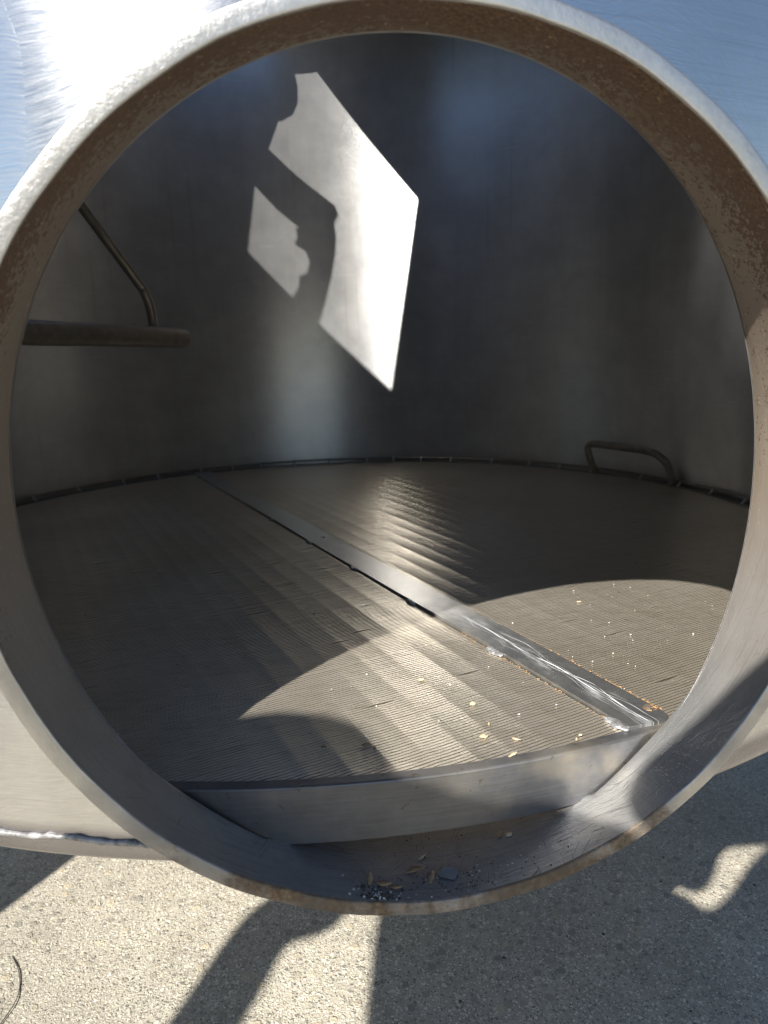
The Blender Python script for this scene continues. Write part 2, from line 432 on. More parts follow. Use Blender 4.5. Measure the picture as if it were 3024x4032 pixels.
M_CRUMB = mat_plain('crumb_white', (0.46, 0.43, 0.37), (0.66, 0.635, 0.57), 400.0, 0.8)
M_GRIT = mat_plain('grit_dark', (0.035, 0.03, 0.025), (0.11, 0.09, 0.07), 400.0, 0.9)
M_CHAFF = mat_plain('chaff_orange', (0.20, 0.095, 0.035), (0.46, 0.28, 0.12), 500.0, 0.8)
M_CHIP = mat_plain('chip_grey', (0.10, 0.10, 0.108), (0.15, 0.15, 0.16), 200.0, 0.7, 0.2)
M_CLOTH = mat_plain('dark_cloth', (0.035, 0.04, 0.055), (0.06, 0.065, 0.08), 200.0, 0.9)
M_GALV = mat_pipe('galvanised_steel', (0.36, 0.37, 0.38), (0.5, 0.51, 0.52), 0.45, 0.7)

# ------------------------------------------------------------------ object helpers
def tag(o, label=None, cat=None, group=None, kind=None):
    if label: o['label'] = label
    if cat: o['category'] = cat
    if group: o['group'] = group
    if kind: o['kind'] = kind
    return o
def thing(name, loc, label, cat, group=None):
    o = bpy.data.objects.new(name, None)
    o.empty_display_size = 0.1
    COL.objects.link(o)
    o.location = loc
    return tag(o, label, cat, group)
def base_of(parent):
    p = Vector((0, 0, 0))
    while parent is not None:
        p += parent.location; parent = parent.parent
    return p
def obj(name, verts, faces, mat, parent=None, smooth=True, origin=None, uvs=None, normals=None):
    """verts in world metres; the object's origin is its parent's base (or `origin`)"""
    off = np.array(base_of(parent) if origin is None else origin, float)
    v = np.asarray(verts, float) - off
    me = bpy.data.meshes.new(name)
    me.from_pydata(v.tolist(), [], [list(map(int, f)) for f in faces] if not isinstance(faces, np.ndarray) else faces.tolist())
    if uvs is not None:                                   # per-vertex uv, in metres
        lay = me.uv_layers.new(name='UVMap')
        idx = np.empty(len(me.loops), np.int32); me.loops.foreach_get('vertex_index', idx)
        lay.data.foreach_set('uv', np.asarray(uvs, np.float32)[idx].ravel())
    me.update()
    me.polygons.foreach_set('use_smooth', [smooth] * len(me.polygons))
    if normals is not None:
        me.normals_split_custom_set_from_vertices(np.asarray(normals, float).tolist())
    me.materials.append(mat)
    o = bpy.data.objects.new(name, me)
    COL.objects.link(o)
    if parent is not None:
        o.parent = parent
    if origin is not None:
        o.location = Vector(origin) - base_of(parent)
    return o
def grid_faces(n, k, closed_n=False, closed_k=False):
    f = []
    for i in range(n if closed_n else n - 1):
        for j in range(k if closed_k else k - 1):
            a, b_ = i * k + j, ((i + 1) % n) * k + j
            c, d = ((i + 1) % n) * k + (j + 1) % k, i * k + (j + 1) % k
            f.append((a, b_, c, d))
    return f
def tube(pts, rad, seg=16, cap=True):
    """round tube along a polyline (unit coordinates)"""
    pts = [Vector(p) for p in pts]
    n = len(pts)
    rad = [rad] * n if isinstance(rad, (int, float)) else rad
    V = []
    t0 = (pts[1] - pts[0]).normalized()
    up = Vector((0, 0, 1)) if abs(t0.z) < 0.9 else Vector((1, 0, 0))
    nrm = t0.cross(up).normalized()
    for i, p in enumerate(pts):
        t = (pts[min(i + 1, n - 1)] - pts[max(i - 1, 0)]).normalized()
        nrm = (nrm - t * nrm.dot(t)).normalized()
        bn = t.cross(nrm)
        for j in range(seg):
            a = 2 * math.pi * j / seg
            V.append(tuple(p + (nrm * math.cos(a) + bn * math.sin(a)) * rad[i]))
    F = grid_faces(n, seg, False, True)
    if cap:
        F.append(tuple(range(seg))[::-1]); F.append(tuple((n - 1) * seg + j for j in range(seg)))
    return V, F
def smooth_path(pts, n=8):
    """Catmull-Rom through points"""
    P = [Vector(p) for p in pts]; P = [P[0] * 2 - P[1]] + P + [P[-1] * 2 - P[-2]]
    out = []
    for i in range(1, len(P) - 2):
        for k in range(n):
            t = k / n
            a, b_, c, d = P[i - 1], P[i], P[i + 1], P[i + 2]
            out.append(0.5 * ((2 * b_) + (c - a) * t + (2 * a - 5 * b_ + 4 * c - d) * t * t + (3 * b_ - a - 3 * c + d) * t ** 3))
    out.append(P[-2])
    return [tuple(p) for p in out]
def box_vf(c, s, rot=0.0):
    cx, cyy, cz = c; sx, sy, sz = s
    V = []
    for dx, dy, dz in [(-1, -1, -1), (1, -1, -1), (1, 1, -1), (-1, 1, -1), (-1, -1, 1), (1, -1, 1), (1, 1, 1), (-1, 1, 1)]:
        x, y = dx * sx / 2, dy * sy / 2
        V.append((cx + x * math.cos(rot) - y * math.sin(rot), cyy + x * math.sin(rot) + y * math.cos(rot), cz + dz * sz / 2))
    return V, [(0, 3, 2, 1), (4, 5, 6, 7), (0, 1, 5, 4), (1, 2, 6, 5), (2, 3, 7, 6), (3, 0, 4, 7)]
def cdt_region(outer, holes, step, keep=None):
    """triangulated 2-D region with holes, with interior grid points"""
    pts = [Vector(p) for p in outer]; edges = [(i, (i + 1) % len(outer)) for i in range(len(outer))]
    for h in holes:
        k = len(pts); pts += [Vector(p) for p in h]
        edges += [(k + i, k + (i + 1) % len(h)) for i in range(len(h))]
    A = np.array([tuple(p) for p in outer]); lo, hi = A.min(0), A.max(0)
    def inside(poly, q):
        P = np.asarray(poly); x, y = q[:, 0:1], q[:, 1:2]
        x1, y1 = P[:, 0], P[:, 1]; x2, y2 = np.roll(x1, -1), np.roll(y1, -1)
        c = ((y1 > y) != (y2 > y)) & (x < (x2 - x1) * (y - y1) / (y2 - y1 + 1e-12) + x1)
        return c.sum(1) % 2 == 1
    gx = np.arange(lo[0] + step[0] / 2, hi[0], step[0]); gy = np.arange(lo[1] + step[1] / 2, hi[1], step[1])
    G = np.array([(x, y) for x in gx for y in gy])
    ok = inside(outer, G)
    for h in holes: ok &= ~inside(h, G)
    pts += [Vector(p) for p in G[ok]]
    v, e, f, *_ = delaunay_2d_cdt(pts, edges, [], 0, 1e-6)
    v = np.array([tuple(p) for p in v])
    f = np.array([t for t in f if len(t) == 3])
    c = v[f].mean(1)
    k = inside(outer, c)
    for h in holes: k &= ~inside(h, c)
    return v, f[k]

# ------------------------------------------------------------------ dimensions (units of U)
R, L = 2.9775, 0.1354
D = R + L
TOUT = 0.06
HF, RIMH = 0.7647, 0.173
RF = R - 0.05
EZ, EO, TAU, RO = 1.0473, 0.3135, 0.04185, 1.040
ZTOP = 3.5
ZSEAM, ZBOT = -0.845, -0.905
AX = np.array([0, math.cos(TAU), math.sin(TAU)]); UP = np.array([0, -math.sin(TAU), math.cos(TAU)])
def ring_pt(t, r, depth):
    x0, z0 = r * math.cos(t), r * math.sin(t) * EZ
    x = math.cos(EO) * x0 - math.sin(EO) * z0; z = math.sin(EO) * x0 + math.cos(EO) * z0
    return np.array([x, 0, 0]) + z * UP + depth * AX
def wall_depth(t, r, Rw):
    p = ring_pt(t, r, 0.0)
    return (D - math.sqrt(Rw * Rw - p[0] ** 2) - p[1]) / AX[1]
def dish_z(rr):                                   # shallow conical bottom
    return ZBOT - 0.22 * (R - rr)

# ------------------------------------------------------------------ setting: the ground
g = obj('ground', [(-40, -40, 0), (40, -40, 0), (40, 40, 0), (-40, 40, 0)], [(0, 1, 2, 3)], M_GROUND, smooth=False)
tag(g, kind='structure')

# ------------------------------------------------------------------ the vessel
vessel = thing('brewing_vessel', (0, D * U, 0), 'large cylindrical stainless steel vessel with an open round side manway', 'vessel')

def cyl_wall(name, Rw, z0, z1, mat, hole_r, inward):
    th = lambda x: math.asin(x / Rw)
    hole = []
    N = 220
    for i in range(N):
        t = 2 * math.pi * i / N
        p = ring_pt(t, hole_r, wall_depth(t, hole_r, Rw))
        hole.append((math.asin(p[0] / Rw) * Rw, p[2]))
    a = math.pi * Rw
    zc = z0
    # the hole reaches below the lower edge: the lower edge is cut around it
    low = [q for q in hole if q[1] > zc]
    # order the hole as an arch from the left foot to the right foot
    low.sort(key=lambda q: math.atan2(q[1] - 0.0, q[0]) if math.atan2(q[1], q[0]) > -math.pi / 2 else math.atan2(q[1], q[0]) + 2 * math.pi)
    arch = low[::-1]                                  # from left-bottom over the top to right-bottom
    def footx(sign):
        # x of the hole at z = zc
        best = None
        H = hole + hole[:1]
        for (x1, y1), (x2, y2) in zip(H[:-1], H[1:]):
            if (y1 - zc) * (y2 - zc) <= 0 and y1 != y2:
                x = x1 + (x2 - x1) * (zc - y1) / (y2 - y1)
                if x * sign > 0: best = x
        return best
    fl, fr = footx(-1), footx(1)
    outer = []
    nb_ = 90
    for i in range(nb_): outer.append((-a + (fl + a) * i / nb_, zc))
    outer.append((fl, zc)); outer += arch; outer.append((fr, zc))
    for i in range(1, nb_ + 1): outer.append((fr + (a - fr) * i / nb_, zc))
    nz = 24
    for i in range(1, nz): outer.append((a, zc + (z1 - zc) * i / nz))
    for i in range(2 * nb_ + 1): outer.append((a - 2 * a * i / (2 * nb_), z1))
    for i in range(1, nz): outer.append((-a, z1 - (z1 - zc) * i / nz))
    v, f = cdt_region(outer, [], (2 * a / 180, (z1 - zc) / 26))
    th = v[:, 0] / Rw
    P = np.stack([Rw * np.sin(th), D - Rw * np.cos(th), v[:, 1]], -1)
    nrm = np.stack([np.sin(th), -np.cos(th), 0 * th], -1) * (-1 if inward else 1)
    if inward: f = f[:, ::-1]
    return obj(name, W(P), f, mat, vessel, True, uvs=v * U, normals=nrm)
cyl_wall('outer_wall', R + TOUT, ZSEAM, ZTOP, M_OUT, RO + 0.004, False)
cyl_wall('inner_wall', R, ZBOT, ZTOP, M_IN, 1.0, True)

# neck: one elliptical tube, rounded lips; the front face and the bore are parts of their own
N = 360
def bore_end(t):
    d = wall_depth(t, 1.0, R)
    p = ring_pt(t, 1.0, d)
    k_ = min(max((-0.55 - p[2]) / 0.32, 0.0), 1.0)
    lip = d + 0.043 * k_ * k_ * (3 - 2 * k_)             # lower edge turned in, close to the screen's band
    if p[2] < ZBOT:                                  # below the shell the bore runs on until it meets the dish
        for k in range(400):
            q = ring_pt(t, 1.0, d + k * 0.004)
            if q[2] > dish_z(math.hypot(q[0], q[1] - D)): break
        d = d + k * 0.004
    return max(d, lip)
V, UVs = [], []
KB = 14
for i in range(N):
    t = 2 * math.pi * i / N
    e = bore_end(t)
    wob = 0.0012 * math.sin(9 * t) + 0.0009 * math.sin(23 * t + 1)
    for j in range(KB):
        f_ = j / (KB - 1)
        d = 0.008 + (e - 0.008) * f_
        r = 1.0 + wob * (1 - f_)
        if j == KB - 1: r += 0.004
        V.append(ring_pt(t, r, d)); UVs.append((t * U, d * U))
FF = grid_faces(N, KB, True, False)
obj('manway_bore', W(V), [q[::-1] for q in FF], M_NECK, vessel, True, uvs=UVs)
V, UVs = [], []
prof = [(1.0, 0.008), (1.0006, 0.0022), (1.0025, 0.0004), (1.006, 0.0), (1.020, -0.0002), (1.0345, 0.0), (1.0375, 0.0006), (1.0394, 0.0025), (RO, 0.010)]
nr = np.random.default_rng(3)
lump = nr.normal(0, 1, (N, len(prof)))
for _ in range(2): lump = (lump + np.roll(lump, 1, 0) + np.roll(lump, -1, 0)) / 3
for i in range(N):
    t = 2 * math.pi * i / N
    wob = 0.0012 * math.sin(9 * t) + 0.0009 * math.sin(23 * t + 1)
    for j, (r, d) in enumerate(prof):
        V.append(ring_pt(t, r + wob + 0.0006 * lump[i, j] * (0 < j), d + 0.0003 * lump[i, j] * (0 < j < 8))); UVs.append((t * U, r * U))
    e = wall_depth(t, RO, R + TOUT)
    for j in range(1, 5):
        V.append(ring_pt(t, RO + wob, 0.010 + (max(e, 0.02) + 0.03 - 0.010) * j / 4)); UVs.append((t * U, (r + d) * U))
obj('manway_rim', W(V), grid_faces(N, len(prof) + 4, True, False), M_RIM, vessel, True, uvs=UVs)
# fillet weld between neck and shell, outside
pts, rr = [], []
for i in range(421):
    t = 2 * math.pi * i / 420
    p = ring_pt(t, RO, wall_depth(t, RO, R + TOUT))
    if p[2] > ZSEAM - 0.02:
        pts.append((t, p))
gap = max(range(len(pts) - 1), key=lambda i: pts[i + 1][0] - pts[i][0])
seqs = pts[gap + 1:] + pts[1:gap + 1] if pts[gap + 1][0] - pts[gap][0] > 0.1 else pts
V, F = tube([p for _, p in seqs], [0.016 + 0.003 * math.sin(i * 1.9) for i in range(len(seqs))], 8)
obj('neck_weld', W(V), F, M_WELD, vessel)
# the rounded knuckle and the dished bottom
K = [(R + TOUT, ZSEAM), (R + TOUT - 0.001, ZSEAM - 0.03), (R + TOUT - 0.006, ZSEAM - 0.052), (R + TOUT - 0.016, ZSEAM - 0.066), (R + TOUT - 0.032, ZSEAM - 0.074), (R - 0.01, ZSEAM - 0.078)]
feet = []
lens = []
for i in range(721):
    t = -math.pi + 2 * math.pi * i / 720
    p = ring_pt(t, 1.0, bore_end(t))
    if p[2] < ZBOT: lens.append((p[0], p[1] - D))
lens.sort()
th0, th1 = math.asin(lens[0][0] / R), math.asin(lens[-1][0] / R)
# the knuckle stops at the outside of the neck
ko = [ring_pt(t, RO, wall_depth(t, RO, R + TOUT)) for t in np.linspace(-math.pi, 0, 1441)]
ko = [p[0] for p in ko if abs(p[2] - ZSEAM) < 0.006]
k0, k1 = math.asin(min(ko) / (R + TOUT)), math.asin(max(ko) / (R + TOUT))
V = []
NS = 300
for i in range(NS + 1):
    t = k1 + (2 * math.pi + k0 - k1) * i / NS
    for r, z in K: V.append((r * math.sin(t), D - r * math.cos(t), z))
obj('bottom_knuckle', W(V), [q[::-1] for q in grid_faces(NS + 1, len(K))], M_OUT, vessel, True, uvs=[(v[0] * U, v[2] * U) for v in V])
outer = [(R * math.sin(th1 + (2 * math.pi + th0 - th1) * i / 240), -R * math.cos(th1 + (2 * math.pi + th0 - th1) * i / 240)) for i in range(1, 240)] + lens
v, f = cdt_region(outer, [], (0.2, 0.2))
obj('bottom_dish', W([(x, y + D, dish_z(math.hypot(x, y))) for x, y in v]), f, M_IN, vessel, True, uvs=v * U)
# weld bead along the bottom seam
pts, rad_ = [], []
for i in range(900):
    t = 2 * math.pi * i / 900
    x, y = (R + TOUT + 0.002) * math.sin(t), D - (R + TOUT + 0.002) * math.cos(t)
    if -0.66 < x and y < D: continue
    pts.append((t, (x, y, ZSEAM + 0.004 * math.sin(i * 0.37) + 0.003 * random.uniform(-1, 1))))
V, F = tube([p for _, p in pts], [0.0055 + 0.005 * random.random() for _ in pts], 8)
obj('seam_weld', W(V), F, M_SEAM, vessel)

# lid: flat top plate with a cut-out hatch; an added unseen plate over it shapes the sun patch
HATCH = [(-1.482, -0.453), (0.07, 1.148), (-0.037, 2.49), (-0.267, 2.487), (-1.363, 1.559), (-1.912, 0.947)]
SHADE_OUTLINE = [(-1.895, 0.169), (-1.528, 0.482), (-1.272, 0.719), (-1.065, 0.927), (-0.95, 1.067), (-0.883, 1.182), (-0.79, 1.244), (-0.767, 1.319), (-0.831, 1.435), (-0.931, 1.601), (-1.036, 1.834), (-0.966, 1.975), (-0.872, 2.021), (-0.828, 2.068), (-0.705, 2.082), (-0.555, 2.136), (-0.436, 2.227), (-0.344, 2.344), (-0.29, 2.447), (-0.108, 2.69), (-0.641, 2.64), (-1.479, 1.589), (-1.407, 1.562), (-1.396, 1.515), (-1.342, 1.337), (-1.235, 1.165), (-1.296, 1.159), (-1.347, 1.075), (-1.404, 1.033), (-1.346, 0.973), (-1.384, 0.871), (-1.498, 0.758), (-1.6, 0.733), (-1.688, 0.632), (-1.826, 0.539), (-1.952, 0.37)]
def plate(name, outer, holes, z0, z1, mat, step=(0.5, 0.5)):
    v, f = cdt_region(outer, holes, step)
    n = len(v)
    V = [(x, y + D, z0) for x, y in v] + [(x, y + D, z1) for x, y in v]
    F = [tuple(t[::-1]) for t in f] + [tuple(t + n) for t in f]
    from collections import Counter
    E = Counter()
    for t in f:
        for a, b_ in ((t[0], t[1]), (t[1], t[2]), (t[2], t[0])): E[(a, b_)] += 1
    for (a, b_) in list(E):
        if (b_, a) not in E: F.append((a, b_, b_ + n, a + n))
    return obj(name, W(V), F, mat, vessel, False, uvs=[(p[0] * U, p[1] * U) for p in V])
circ = [((R + TOUT) * math.cos(2 * math.pi * i / 128), (R + TOUT) * math.sin(2 * math.pi * i / 128)) for i in range(128)]
plate('lid', circ, [HATCH], ZTOP + 0.001, ZTOP + 0.021, M_IN)
plate('hatch_shade_plate', SHADE_OUTLINE, [], ZTOP + 0.028, ZTOP + 0.052, M_OUT, (0.3, 0.3))
# support legs with foot plates
for az in (95, 180, 265):
    a = math.radians(az)
    x, y = 2.4 * math.sin(a), D - 2.4 * math.cos(a)
    V, F = tube([(x, y, -2.39), (x, y, -1.02)], 0.14, 24)
    lg = obj('leg', W(V), F, M_OUT, vessel)
    V, F = box_vf((x, y, -2.385), (0.6, 0.6, 0.03), a)
    obj('foot_plate', W(V), F, M_OUT, lg, False)

# inlet pipe with its bent brace rod, inside on the left
pl = Vector((-1.519, 2.276, 0.530)); pr = Vector((-0.901, 3.399, 0.507)); dv = (pr - pl).normalized()
pend = pr + dv * 0.02
a0 = pl - dv * 1.30
path = [a0 + (pend - a0) * (i / 20) for i in range(21)] + [pend + dv * 0.008, pend + dv * 0.012]
V, F = tube(path, [0.0625] * 21 + [0.0618, 0.0590], 32)
pipe = obj('inlet_pipe', W(V), F, M_PIPE, vessel)
rod = smooth_path([(-1.047, 3.277, 0.557), (-1.049, 3.294, 0.627), (-1.06, 3.304, 0.712), (-1.083, 3.304, 0.786), (-1.114, 3.311, 0.843), (-1.387, 3.256, 1.282), (-1.523, 3.223, 1.5), (-1.838, 3.147, 2.005), (-2.153, 3.07, 2.51), (-2.468, 2.994, 3.015), (-2.771, 2.92, 3.5)], 6)
V, F = tube(rod, [0.042, 0.034, 0.030] + [0.029] * (len(rod) - 3), 20)
obj('brace_rod', W(V), F, M_PIPE, pipe)

# ------------------------------------------------------------------ the false bottom
fb = thing('false_bottom', W([0, D, -HF - RIMH]).tolist(), 'round slotted wire screen floor with a flat central bar inside the vessel', 'screen floor')
def lathe(name, prof_, mat, parent, n=360, closed=True):
    V = []
    for i in range(n):
        t = 2 * math.pi * i / n
        for r, z in prof_: V.append((r * math.sin(t), D - r * math.cos(t), z))
    m = len(prof_)
    segs = [(j, (j + 1) % m) for j in range(m if closed else m - 1)]
    V2, F = [], []
    for a, b_ in segs:                                   # own vertices for each side: crisp edges
        k = len(V2)
        for i in range(n): V2 += [V[i * m + a], V[i * m + b_]]
        F += [(k + 2 * i, k + 2 * ((i + 1) % n), k + 2 * ((i + 1) % n) + 1, k + 2 * i + 1) for i in range(n)]
    return obj(name, W(V2), F, mat, parent)
zt = -HF
lathe('rim_band', [(RF, zt - 0.004), (RF, zt - RIMH), (RF - 0.018, zt - RIMH), (RF - 0.018, zt - 0.004)], M_BAND, fb)
lathe('top_lip', [(RF + 0.001, zt - 0.0035), (RF - 0.001, zt + 0.001), (RF - 0.006, zt + 0.003), (RF - 0.040, zt + 0.0015), (RF - 0.042, zt - 0.010), (RF - 0.006, zt - 0.012)], M_BAND, fb)
# retaining ring against the wall and its clips
t_ = [(RF + 0.026) * 1.0]
V, F = tube([((RF + 0.022) * math.sin(2 * math.pi * i / 360), D - (RF + 0.022) * math.cos(2 * math.pi * i / 360), zt + 0.032) for i in range(40, 322)], 0.010, 8)
obj('retaining_ring', W(V), F, M_DARK, fb)
clip0 = None
for i, ang in enumerate([-72, -65, -58.9, -54.1, -45.5, -36.9, -30.1, -21.5, -15.2, -9.5, -2.5, 4.6, 12.4, 18.0, 23.7, 29.9, 38.5, 46.3, 52.7, 59.4, 69.9, 78, 84.9, 92.3]):
    a = math.radians(180 - ang)
    if clip0 is None:
        V, F = tube(smooth_path([(0, -0.02, -0.002), (0, -0.004, 0.014), (0, 0.018, 0.036), (0, 0.034, 0.045)], 3), [0.010, 0.010, 0.009, 0.008, 0.009, 0.010, 0.009, 0.009, 0.009, 0.006], 8)
        clip0 = obj('clip', np.array(V) * U + np.array(base_of(fb)), F, M_WELD, fb)
        c = clip0
    else:
        c = clip0.copy(); COL.objects.link(c); c.parent = fb
    c.location = Vector(W([RF * math.sin(a), D - RF * math.cos(a), zt])) - fb.location
    c.rotation_euler = (0, 0, a + math.pi)

# wires: one mesh for each half of the screen
A18 = math.radians(18.0)
w_dir = np.array([math.cos(A18), math.sin(A18)]); n_dir = np.array([-math.sin(A18), math.cos(A18)])
PITCH, TOPW, WDEP = 0.0142, 0.0108, 0.016
BANDW = 0.1137
SB0, SB1 = -0.258, -0.093
RS = RF - 0.030
nbands = int(2 * RS / BANDW) + 4
band_c = rng.uniform(0.085, 0.12, nbands)           # slope change across a band
band_m = rng.normal(0, 0.007, nbands)
base_z = np.concatenate([[0], np.cumsum(band_m * BANDW)]); base_z -= np.linspace(base_z[0], base_z[-1], len(base_z))
def wire_z(s, var):
    q = (s + RS + BANDW) / BANDW
    i = np.clip(np.floor(q).astype(int), 0, nbands - 1); f = q - np.floor(q)
    sl = band_c[i] * var
    return base_z[i] * (1 - f) + base_z[i + 1] * f - sl * BANDW * 0.5 * f * (1 - f)
# spots where neighbouring wires have been pushed apart
spots = []
for _ in range(90):
    r_ = RS * math.sqrt(random.random()) * 0.97; a_ = random.uniform(0, 2 * math.pi)
    spots.append((r_ * math.cos(a_), r_ * math.sin(a_), random.uniform(0.03, 0.075), random.choice((-1, 1)) * random.uniform(0.25, 0.75)))
def bend(n0, s):
    sh = np.zeros_like(s)
    for sn, ss, ln, am in spots:
        dn = (n0 - sn) / PITCH
        if abs(dn) < 7:
            k = math.copysign(math.exp(-abs(dn) / 1.6), dn) if am > 0 else math.exp(-abs(dn) / 1.4)
            x = np.clip(1 - ((s - ss) / ln) ** 2, 0, 1)
            sh += abs(am) * PITCH * 0.8 * k * x * x
    return sh
def build_screen(name, lo, hi):
    Vs, Fs, off = [], [], 0
    k0 = int(RS / PITCH)
    for k in range(-k0, k0 + 1):
        n0 = k * PITCH
        h = RS * RS - n0 * n0
        if h <= 1e-4: continue
        h = math.sqrt(h)
        s0, s1 = max(-h, lo), min(h, hi)
        if s1 - s0 < 0.02: continue
        # nodes at each support rod and three between
        q0 = math.ceil((s0 + RS + BANDW) / BANDW * 4 + 0.05); q1 = math.floor((s1 + RS + BANDW) / BANDW * 4 - 0.05)
        s = np.concatenate([[s0], np.arange(q0, q1 + 1) * BANDW / 4 - RS - BANDW, [s1]])
        m = len(s)
        jit = rng.normal(0, 0.00015)
        roll = rng.normal(0, 0.006)
        nn = n0 + bend(n0, s) + rng.normal(0, 0.00012)
        zz = -HF - 0.001 + wire_z(s, 1 + rng.normal(0, 0.12)) + jit
        tw = TOPW / 2
        for dn, dz in ((-tw, -tw * roll), (tw, tw * roll), (0.0, -WDEP)):
            Vs.append(np.stack([s * w_dir[0] + (nn + dn) * n_dir[0], D + s * w_dir[1] + (nn + dn) * n_dir[1], zz + dz], -1))
        a = np.arange(m - 1)
        A, B, C = off + a, off + m + a, off + 2 * m + a
        Fs.append(np.stack([A, A + 1, B + 1, B], -1)); Fs.append(np.stack([B, B + 1, C + 1, C], -1)); Fs.append(np.stack([C, C + 1, A + 1, A], -1))
        off += 3 * m
    o = obj(name, W(np.concatenate(Vs)), np.concatenate(Fs), M_SCREEN, fb, False)
    return tag(o, kind='stuff')
build_screen('screen_wires', -RS, SB0 - 0.006)
build_screen('screen_wires', SB1 + 0.003, RS)
# support rods under the wires (in one piece: they only show as slits of shade)
Vs, Fs = [], []
for i in range(1, nbands - 1):
    s = i * BANDW - RS - BANDW
    if RS * RS - s * s < 0.01 or SB0 - 0.03 < s < SB1 + 0.03: continue
    h = math.sqrt(RS * RS - s * s)
    c = (s * w_dir[0], D + s * w_dir[1], -HF - WDEP - 0.030)
    V, F = box_vf(c, (0.012, 2 * h, 0.055), A18)
    Fs += [tuple(j + len(Vs) for j in f) for f in F]; Vs += V
tag(obj('support_rods', W(Vs), Fs, M_DARK, fb, False), kind='stuff')
# central bar, slightly proud of the screen, with bolt holes and tack welds
def barp(s, n, z): return (s * w_dir[0] + n * n_dir[0], D + s * w_dir[1] + n * n_dir[1], z)
def to_sn(x, y): return (x * w_dir[0] + (y - D) * w_dir[1], x * n_dir[0] + (y - D) * n_dir[1])
n_near = -math.sqrt((RF - 0.012) ** 2 - 0.18 ** 2); n_far = -n_near
holes_sn = [to_sn(0.765, 0.392), to_sn(-0.08, 2.866)]
hole_r = [(0.024, 0.024), (0.014, 0.014)]
cs = [(SB0 + 0.004, n_near + 0.03), (SB1 - 0.03, n_near + 0.002), (SB1 - 0.008, n_near + 0.02), (SB1, n_near + 0.05), (SB1, n_far), (SB0, n_far), (SB0, n_near + 0.05)]
outer = []
for (s0, n0), (s1, n1) in zip(cs, cs[1:] + cs[:1]):
    k = max(1, int(math.hypot(s1 - s0, n1 - n0) / 0.15))
    outer += [(s0 + (s1 - s0) * i / k, n0 + (n1 - n0) * i / k) for i in range(k)]
hl = [[(s + r[0] * math.cos(2 * math.pi * i / 24), n + r[1] * math.sin(2 * math.pi * i / 24)) for i in range(24)] for (s, n), r in zip(holes_sn, hole_r)]
v, f = cdt_region(outer, hl, (0.055, 0.12))
n_ = len(v); zb = zt + 0.013
from collections import Counter
E = Counter()
for t in f:
    for a, b_ in ((t[0], t[1]), (t[1], t[2]), (t[2], t[0])): E[(a, b_)] += 1
F = [tuple(t) for t in f] + [tuple(t[::-1] + n_) for t in f] + [(b_, a, a + n_, b_ + n_) for (a, b_) in E if (b_, a) not in E]
bow = lambda n: 0.0025 * math.sin(n * 2.1) + 0.001 * math.sin(n * 5.3)
V = [barp(s, n, zb + bow(n)) for s, n in v] + [barp(s, n, zb - 0.03) for s, n in v]
uvb = [((n - n_near) * U, (s - (SB0 + SB1) / 2) * U) for s, n in v] * 2
bar = obj('central_bar', W(V), F, M_BAR, fb, False, uvs=uvb)
for (s, n), r in zip(holes_sn, hole_r):
    V, F = tube([barp(s, n, zb - 0.045), barp(s, n, zb - 0.022)], r[0] * 1.05, 20)
    obj('bolt_hole', W(V), F, M_CHAFF if r[0] > 0.02 else M_DARK, bar)
def blob(c, size, rot, seed, nseg=10, nring=6, rough_=0.25):
    r_ = np.random.default_rng(seed)
    V, F = [], []
    for i in range(nring + 1):
        th = math.pi * i / nring
        for j in range(nseg):
            ph = 2 * math.pi * j / nseg
            k = 1 + r_.normal(0, rough_) * math.sin(th)
            x, y, z = size[0] * math.cos(th), size[1] * math.sin(th) * math.cos(ph) * k, size[2] * math.sin(th) * math.sin(ph) * k
            V.append((c[0] + x * math.cos(rot) - y * math.sin(rot), c[1] + x * math.sin(rot) + y * math.cos(rot), c[2] + z))
    return V, grid_faces(nring + 1, nseg, False, True)
for i, (x, y) in enumerate([(-0.999, 5.581), (-0.805, 4.869), (-0.411, 3.479), (-0.194, 2.785), (-0.003, 2.161), (0.208, 1.561), (0.431, 0.94), (0.637, 0.336)]):
    s, n = to_sn(x, y)
    big = 1.5 if i >= 6 else 1.0
    c = barp(SB0 - 0.008, n, zt + 0.006)
    V, F = blob(c, (0.042 * (1.2 if big > 1 else 1), 0.013 * big, 0.009), A18 + math.pi / 2, 40 + i, 10, 12, 0.3)
    obj('tack_weld', W(V), F, M_WELD, fb)
# lifting handle at the back edge
hp = smooth_path([(2.523, 4.52, -0.760), (2.458, 4.511, -0.613), (2.451, 4.532, -0.528), (2.485, 4.483, -0.492), (2.609, 4.204, -0.495), (2.739, 3.972, -0.511), (2.796, 3.869, -0.56), (2.826, 3.83, -0.623), (2.832, 3.759, -0.760)], 8)
V, F = tube(hp, 0.031, 16)
obj('lifting_handle', W(V), F, M_DARK, fb)

# ------------------------------------------------------------------ grain debris
def on_screen(x, y): return W([x, y, -HF + 0.002])
def husk_mesh(length, width, seed, curl=0.3, mat=M_HUSK):
    """a boat-shaped split husk, open side up or down, with pointed ends"""
    r_ = np.random.default_rng(seed)
    V = []
    n, k = 9, 7
    for i in range(n):
        u = i / (n - 1)
        wdt = width * (math.sin(math.pi * min(max(u, 0.03), 0.97)) ** 0.7) * (1 + r_.normal(0, 0.08))
        for j in range(k):
            a = math.pi * (0.08 + 0.84 * j / (k - 1))
            V.append((length * (u - 0.5), wdt * 0.5 * math.cos(a), wdt * 0.34 * math.sin(a) + curl * length * 0.35 * (u - 0.5) ** 2 + r_.normal(0, 0.00012)))
    F = grid_faces(n, k)
    nV = len(V)
    V2 = [(x * 0.97, y * 0.86, z - 0.0003) for x, y, z in V]
    F2 = [tuple(q + nV for q in f[::-1]) for f in F]
    return V + V2, F + F2
